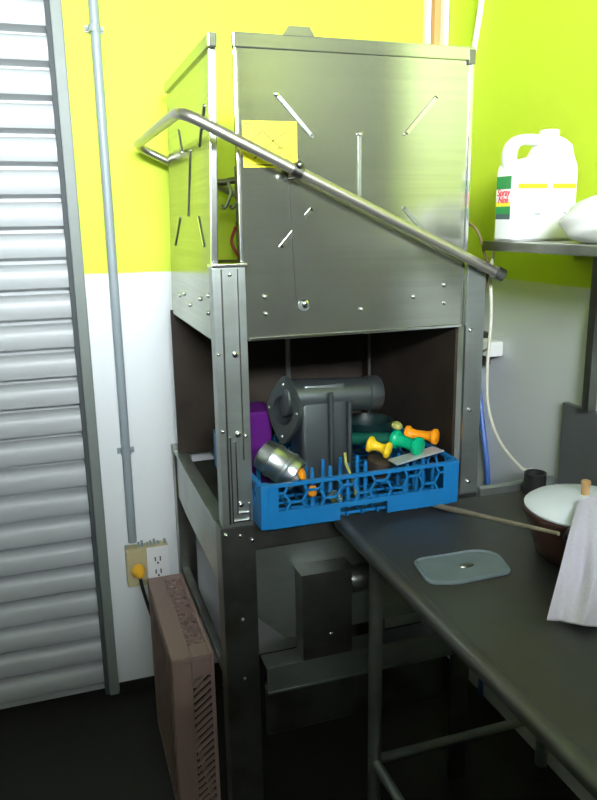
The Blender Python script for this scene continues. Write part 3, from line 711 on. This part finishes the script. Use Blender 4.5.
fl = obj('flange', bm, M['cast'], gr, smooth=True)
for a in (0.0, PI / 2, PI, 1.5 * PI):
    rr = 0.065 if a in (0.0, PI) else 0.050
    obj('flange_bolt', bolt(nb(), FM @ Vector((rr * math.cos(a), rr * math.sin(a), -.008)), -d_, 0.0035, 0.004), M['steel'], fl)
obj('collar', lathe(nb(), [(0.037, -0.004), (0.037, 0.035), (0.030, 0.036)], 28, FM, cap=False), M['cast'], gr, smooth=True)
for x, z1 in ((0.283, 1.135), (0.332, 1.110)):
    obj('rod', tube(nb(), [(x, 0.072, 0.885), (x - .002, 0.072, z1)], 0.0065, 10), M['cast'], gr, smooth=True)

# purple tub
bm = nb(); loft(bm, [rrect(0.124, 0.222, .034, .045, .012, 0.884), rrect(0.124, 0.222, .038, .050, .012, 1.066), rrect(0.124, 0.222, .041, .053, .012, 1.070), rrect(0.124, 0.222, .041, .053, .012, 1.078)])
tag(obj('purple_container', bm, M['purple'], None, loc=(0.124, 0.222, 0.884), smooth=True), 'purple plastic container behind the left corner post in the blue rack', 'container')

# steel cup lying slanted
ax = Vector((0.66, -0.60, -0.46)).normalized()
bm = nb(); lathe(bm, [(0.030, 0.0), (0.037, 0.004), (0.039, 0.030), (0.042, 0.032), (0.042, 0.040), (0.040, 0.044), (0.041, 0.070), (0.043, 0.072), (0.043, 0.080), (0.040, 0.083), (0.038, 0.104), (0.034, 0.104), (0.034, 0.02)], 36, frame_axis((0.093, 0.040, 1.014), ax))
tag(obj('steel_cup', bm, M['cup_steel'], None, loc=(0.13, 0.02, 0.93), smooth=True), 'shiny steel cup with ridged bands tipped over at the left end of the blue rack', 'cup')

def dumbbell(name, p, q, rd, rb, m, label, th=0.014, grip=None):
    p, q = Vector(p), Vector(q); L_ = (q - p).length; d = (q - p).normalized()
    e = th
    bm = nb(); lathe(bm, [(rd * .75, -e / 2), (rd, -e * .25), (rd, e * .25), (rd * .8, e / 2), (rb * 1.2, e * .8), (rb, e * 1.3), (rb, L_ - e * 1.3), (rb * 1.2, L_ - e * .8), (rd * .8, L_ - e / 2), (rd, L_ - e * .25), (rd, L_ + e * .25), (rd * .75, L_ + e / 2)], 28, frame_axis(p, d))
    o = thing(name, label, 'utensil', tuple(p), 'spool-ended plungers in the blue rack'); obj('spool', bm, m, o, smooth=True)
    if grip: grip(o)
    return o
dumbbell('plastic_plunger', (0.373, 0.040, 1.003), (0.407, 0.010, 0.992), 0.0205, 0.011, M['yellow'], 'yellow plastic spool-ended plunger lying in the blue rack next to the cast metal housing')
def green_handle(o):
    obj('tube_handle', tube(nb(), [(0.360, 0.150, 0.988), (0.446, 0.062, 1.000)], [0.016, 0.018], 16), M['green_dark'], o, smooth=True, label='darker green tubular handle')
dumbbell('plastic_plunger', (0.446, 0.046, 1.006), (0.478, -0.012, 1.000), 0.0235, 0.015, M['green_p'], 'green plastic spool-ended plunger lying across the rack between the yellow and orange ones', th=0.018, grip=green_handle)
dumbbell('plastic_plunger', (0.510, 0.105, 0.998), (0.560, 0.052, 0.998), 0.0205, 0.012, M['orange'], 'orange plastic spool-ended plunger at the right end of the blue rack', th=0.016)

# slanted metal plate under the plungers
bm = nb(); pv = [(0.395, -0.066, 0.977), (0.398, -0.010, 0.972), (0.546, 0.040, 0.974), (0.553, -0.010, 0.977)]
lo = [bm.verts.new(p) for p in pv]; hi = [bm.verts.new(Vector(p) + Vector((0, 0, 0.004))) for p in pv]
bm.faces.new(list(reversed(lo))); bm.faces.new(hi)
for i in range(4): bm.faces.new((lo[i], lo[(i + 1) % 4], hi[(i + 1) % 4], hi[i]))
bmesh.ops.bevel(bm, geom=list(bm.edges), offset=0.001, segments=1, affect='EDGES')
tag(obj('metal_plate', bm, M['plate_metal'], None, loc=(0.48, 0.0, 0.97)), 'small shiny metal plate lying slanted under the green and orange plungers', 'plate')

# brown round block, orange caps, yellow stick, teal bowl, small lime piece, foil
bm = nb(); lathe(bm, [(0.024, 0), (0.029, 0.004), (0.030, 0.03), (0.034, 0.034), (0.034, 0.050), (0.026, 0.055)], 24, frame_axis((0.385, 0.03, 0.918), (0.15, -0.2, 1)))
tag(obj('brown_jar', bm, M['brown_item'], None, loc=(0.385, 0.03, 0.92), smooth=True), 'dull brown round jar in the rack below the yellow plunger', 'jar')
bm = nb(); lathe(bm, [(0.012, 0), (0.015, 0.003), (0.015, 0.010), (0.010, 0.012)], 20, frame_axis((0.168, -0.020, 0.968), (0.8, -0.5, 0.3)))
tag(obj('bottle_cap', bm, M['orange'], None, loc=(0.168, -0.02, 0.96), smooth=True), 'orange cap against the open end of the steel cup, the upper one', 'cap', 'orange caps by the steel cup')
bm = nb(); lathe(bm, [(0.010, 0), (0.013, 0.003), (0.013, 0.012), (0.008, 0.014)], 20, frame_axis((0.181, -0.052, 0.938), (0.7, -0.7, 0.1)))
tag(obj('bottle_cap', bm, M['orange'], None, loc=(0.181, -0.052, 0.93), smooth=True), 'orange cap behind the honeycomb front, below the steel cup', 'cap', 'orange caps by the steel cup')
bm = nb(); tube(bm, bez([(0.272, -0.042, 1.016), (0.275, -0.042, 0.990), (0.284, -0.044, 0.965), (0.296, -0.046, 0.93), (0.300, -0.047, 0.885)], 5), 0.0035, 8)
tag(obj('yellow_stick', bm, M['dull_yellow'], None, loc=(0.30, -0.046, 0.885), smooth=True), 'thin yellow stick standing in the middle of the blue rack', 'stick')
bm = nb(); lathe(bm, [(0.035, 0.0), (0.055, 0.012), (0.068, 0.045), (0.070, 0.062), (0.066, 0.062), (0.060, 0.04), (0.03, 0.012)], 32, frame_axis((0.44, 0.21, 0.955), (0, 0, 1)))
tag(obj('teal_bowl', bm, M['teal'], None, loc=(0.44, 0.21, 0.955), smooth=True), 'dark teal bowl at the back of the blue rack in shadow', 'bowl')
bm = nb(); lathe(bm, [(0.006, 0), (0.015, 0.002), (0.016, 0.008), (0.008, 0.015)], 20, frame_axis((0.505, 0.165, 0.999), (0.1, -0.4, 1)))
tag(obj('lime_cap', bm, M['dull_yellow'], None, loc=(0.505, 0.165, 0.985), smooth=True), 'small yellow-green cap behind the green plunger on the teal bowl', 'cap')
bm = nb(); lathe(bm, [(0.004, 0), (0.016, 0.004), (0.019, 0.012), (0.017, 0.012), (0.012, 0.006)], 20, frame_axis((0.242, -0.045, 0.905), (0.2, -0.6, 0.7)))
tag(obj('steel_spoon_bowl', bm, M['bright_steel'], None, loc=(0.242, -0.045, 0.90), smooth=True), 'small shiny steel strainer cup behind the honeycomb front left of the yellow stick', 'strainer')

# ------------------------------------------------------------------ on the dish table
TZ = 0.8505
pt = thing('cooking_pot', 'brown glazed pot with a white lid on the dish table at the right', 'pot', (0.672, -0.384, TZ))
PM = Matrix.Translation((0.672, -0.384, TZ)) @ Matrix.Diagonal((0.90, 0.90, 1, 1))
bm = nb(); lathe(bm, [(0.096, 0.0), (0.103, 0.006), (0.116, 0.045), (0.128, 0.080), (0.136, 0.092), (0.137, 0.100), (0.130, 0.100), (0.120, 0.085), (0.100, 0.04), (0.08, 0.012)], 48, PM)
obj('pot_body', bm, M['pot'], pt, smooth=True)
bm = nb(); lathe(bm, [(0.122, 0.100), (0.132, 0.1015), (0.134, 0.106), (0.122, 0.114), (0.085, 0.124), (0.040, 0.130), (0.012, 0.131)], 56, PM)
li = obj('lid', bm, M['lid'], pt, smooth=True, label='white enamel lid')
obj('lid_knob', lathe(nb(), [(0.009, 0.130), (0.0095, 0.148), (0.0115, 0.156), (0.010, 0.161), (0.005, 0.163)], 20, PM), M['knob'], li, smooth=True, label='small wooden knob')
bm = nb(); tube(bm, bez([(0.592, -0.455, TZ + .080), (0.565, -0.474, TZ + .086), (0.548, -0.488, TZ + .098), (0.552, -0.492, TZ + .110), (0.566, -0.486, TZ + .112)], 5), 0.007, 10)
obj('lug_handle', bm, M['black'], pt, smooth=True)

bm = nb(); a = Vector((0.503, -0.055, TZ + .0075)); b = Vector((0.535, -0.480, TZ + .104)); c = (a * .55 + b * .45)
tube(bm, [a, a + (b - a) * .1, c, b], [0.005, 0.0075, 0.006, 0.004], 10)
tag(obj('wooden_stick', bm, M['stick'], None, loc=tuple(a), smooth=True), 'thin wooden stick leaning from the table by the blue rack to the pot rim', 'stick')

# towel draped from the lid to the table
def towel():
    bm = nb(); nu, nv = 40, 46; top = []; bot = []
    TL, TR = Vector((0.628, -0.420, TZ + .132)), Vector((0.765, -0.400, TZ + .138))
    ML, MR = Vector((0.545, -0.500, TZ + .112)), Vector((0.665, -0.560, TZ + .112))
    LL, LR = Vector((0.490, -0.545, TZ + .045)), Vector((0.610, -0.645, TZ + .045))
    BL, BR = Vector((0.432, -0.597, TZ + .006)), Vector((0.550, -0.690, TZ + .006))
    def P(u, v):
        rows = [TL.lerp(TR, u), ML.lerp(MR, u), LL.lerp(LR, u), BL.lerp(BR, u)]
        s = v * 3; i = min(2, int(s)); t = s - i
        Q = [rows[max(0, i - 1)], rows[i], rows[i + 1], rows[min(3, i + 2)]]
        p = 0.5 * ((2 * Q[1]) + (-Q[0] + Q[2]) * t + (2 * Q[0] - 5 * Q[1] + 4 * Q[2] - Q[3]) * t * t + (-Q[0] + 3 * Q[1] - 3 * Q[2] + Q[3]) * t ** 3)
        fold = (0.010 * math.sin(u * 15 + v * 2.4) + 0.005 * math.sin(u * 31 - v * 5)) * (0.15 + 0.85 * min(1, v * 1.6))
        p += Vector((-0.66, -0.62, 0.42)).normalized() * (fold + .008)
        p.z = max(p.z, TZ + .004); return p
    th = Vector((-0.4, -0.4, 0.8)).normalized() * 0.005
    g = [[bm.verts.new(P(i / nu, j / nv)) for i in range(nu + 1)] for j in range(nv + 1)]
    h = [[bm.verts.new(P(i / nu, j / nv) + th) for i in range(nu + 1)] for j in range(nv + 1)]
    for j in range(nv):
        for i in range(nu):
            bm.faces.new((g[j][i], g[j + 1][i], g[j + 1][i + 1], g[j][i + 1])); bm.faces.new((h[j][i], h[j][i + 1], h[j + 1][i + 1], h[j + 1][i]))
    for i in range(nu):
        bm.faces.new((g[0][i], g[0][i + 1], h[0][i + 1], h[0][i])); bm.faces.new((g[nv][i + 1], g[nv][i], h[nv][i], h[nv][i + 1]))
    for j in range(nv):
        bm.faces.new((g[j + 1][0], g[j][0], h[j][0], h[j + 1][0])); bm.faces.new((g[j][nu], g[j + 1][nu], h[j + 1][nu], h[j][nu]))
    return bm
tag(obj('towel', towel(), M['towel'], None, loc=(0.5, -0.6, TZ), smooth=True), 'white terry towel draped over the white pot lid down to the table', 'towel')

# translucent lid lying on the table
bm = nb(); cs = [(0.318, -0.298), (0.300, -0.400), (0.352, -0.420), (0.482, -0.418), (0.505, -0.330), (0.470, -0.302)]
def inset(k, zz):
    cx = sum(p[0] for p in cs) / 6; cy = sum(p[1] for p in cs) / 6; out = []; N_ = len(cs)
    for i in range(N_):
        p0, p1, p2 = [Vector((*cs[(i + q) % N_], 0)) for q in (-1, 0, 1)]
        for q in arc(p0, p1, p2, 0.022, 4): out.append(Vector((cx + (q.x - cx) * k, cy + (q.y - cy) * k, zz)))
    return out
loft(bm, [inset(1.0, TZ), inset(1.0, TZ + .004), inset(.95, TZ + .007), inset(.91, TZ + .003), inset(.3, TZ + .004)])
sl = thing('plastic_sheet', 'pale translucent plastic sheet with rounded corners lying flat on the dish table', 'plastic sheet', (0.4, -0.36, TZ))
obj('sheet', bm, M['sheet'], sl, smooth=True)
bm = nb(); lathe(bm, [(0.014, 0), (0.012, 0.003), (0.004, 0.004)], 20, Matrix.Translation((0.408, -0.362, TZ + .0042)) @ Matrix.Diagonal((1.3, .6, 1, 1)))
obj('vent_mark', bm, M['dark_steel'], sl, label='dark vent mark')

# black cup at the back of the table
bm = nb(); lathe(bm, [(0.024, 0), (0.028, 0.004), (0.028, 0.052), (0.028, 0.058), (0.025, 0.058), (0.022, 0.01)], 28, Matrix.Translation((0.790, -0.060, TZ)))
tag(obj('black_cup', bm, M['black'], None, loc=(0.790, -0.060, TZ), smooth=True), 'small black cup at the rear of the dish table against the white wall', 'cup')

# ------------------------------------------------------------------ mauve rack standing on its side
CX0, CX1, CY0, CY1, CZ1 = -0.146, -0.040, 0.060, 0.518, 0.50
ck = thing('dish_rack', 'dusty mauve-tan plastic rack standing on its edge on the floor beside the dishwasher', 'dish rack', ((CX0 + CX1) / 2, 0.29, 0.0))
def slats(bm, u0, u1, v0, v1, step, P, nrm, w, t, slope=1.0):
    """diagonal bars clipped to a rectangle"""
    k = u0 - (v1 - v0) * abs(slope)
    while k < u1 + (v1 - v0) * abs(slope):
        a = (k, v0); b = (k + (v1 - v0) * slope, v1)
        tt0, tt1 = 0.0, 1.0; dx, dy = b[0] - a[0], b[1] - a[1]; ok = True
        for p_, q_ in ((-dx, a[0] - u0), (dx, u1 - a[0])):
            if abs(p_) < 1e-9: ok = ok and q_ >= 0
            else:
                r_ = q_ / p_
                if p_ < 0: tt0 = max(tt0, r_)
                else: tt1 = min(tt1, r_)
        if ok and tt1 - tt0 > .01: bar(bm, P(a[0] + dx * tt0, a[1] + dy * tt0), P(a[0] + dx * tt1, a[1] + dy * tt1), w, t, nrm)
        k += step
bm = nb()                                                # lower edge frame and corner columns
for y0 in (CY0, CY1 - .03):
    box(bm, CX0, CX1, y0, y0 + .03, 0.001, 0.03, 0.004)
box(bm, CX0, CX0 + .045, CY0, CY1, 0.001, 0.02, 0.003); box(bm, CX1 - .012, CX1, CY0, CY1, 0.001, 0.02, 0.003)
obj('bottom_frame', bm, M['crate'], ck)
bm = nb()
box(bm, CX0, CX0 + .050, CY0, CY1, CZ1 - .014, CZ1, 0.004); box(bm, CX1 - .010, CX1, CY0, CY1, CZ1 - .014, CZ1, 0.003)
box(bm, CX0 + .05, CX1 - .01, CY0, CY0 + .055, CZ1 - .014, CZ1, 0.003); box(bm, CX0 + .05, CX1 - .01, CY1 - .02, CY1, CZ1 - .014, CZ1, 0.003)
hexbars(bm, CY0 + .055, CY1 - .02, CX0 + .05, CX1 - .01, 0.0150, lambda u, v: (v, u, CZ1 - .006), (0, 0, 1), 0.005, 0.010)
obj('perforated_side', bm, M['crate'], ck)
bm = nb()                                                # side towards the viewer
box(bm, CX0, CX0 + .050, CY0, CY0 + .010, 0.03, CZ1 - .014, 0.003); box(bm, CX1 - .010, CX1, CY0, CY0 + .010, 0.03, CZ1 - .014, 0.003)
box(bm, CX0 + .05, CX1 - .01, CY0, CY0 + .010, CZ1 - .06, CZ1 - .014, 0.002)
slats(bm, 0.03, CZ1 - .06, CX0 + .05, CX1 - .010, 0.021, lambda u, v: (v, CY0 + .005, u), (0, 1, 0), 0.007, 0.008, 0.8)
obj('slotted_side', bm, M['crate'], ck)
bm = nb(); box(bm, CX0, CX0 + .05, CY1 - .010, CY1, 0.03, CZ1 - .014, 0.003); box(bm, CX1 - .01, CX1, CY1 - .010, CY1, 0.03, CZ1 - .014, 0.003)
slats(bm, 0.03, CZ1 - .02, CX0 + .05, CX1 - .010, 0.021, lambda u, v: (v, CY1 - .005, u), (0, 1, 0), 0.007, 0.008, 0.8)
obj('slotted_side', bm, M['crate'], ck)
bm = nb()                                                # rack bottom, the broad face on the left
box(bm, CX0, CX0 + .008, CY0 + .01, CY0 + .045, 0.02, CZ1 - .014, 0.002); box(bm, CX0, CX0 + .008, CY1 - .04, CY1 - .01, 0.02, CZ1 - .014, 0.002)
box(bm, CX0, CX0 + .008, CY0, CY1, CZ1 - .045, CZ1 - .014, 0.002)
slats(bm, CY0 + .045, CY1 - .04, 0.02, CZ1 - .045, 0.036, lambda u, v: (CX0 + .004, u, v), (1, 0, 0), 0.010, 0.008, -0.5)
obj('slotted_base', bm, M['crate'], ck)
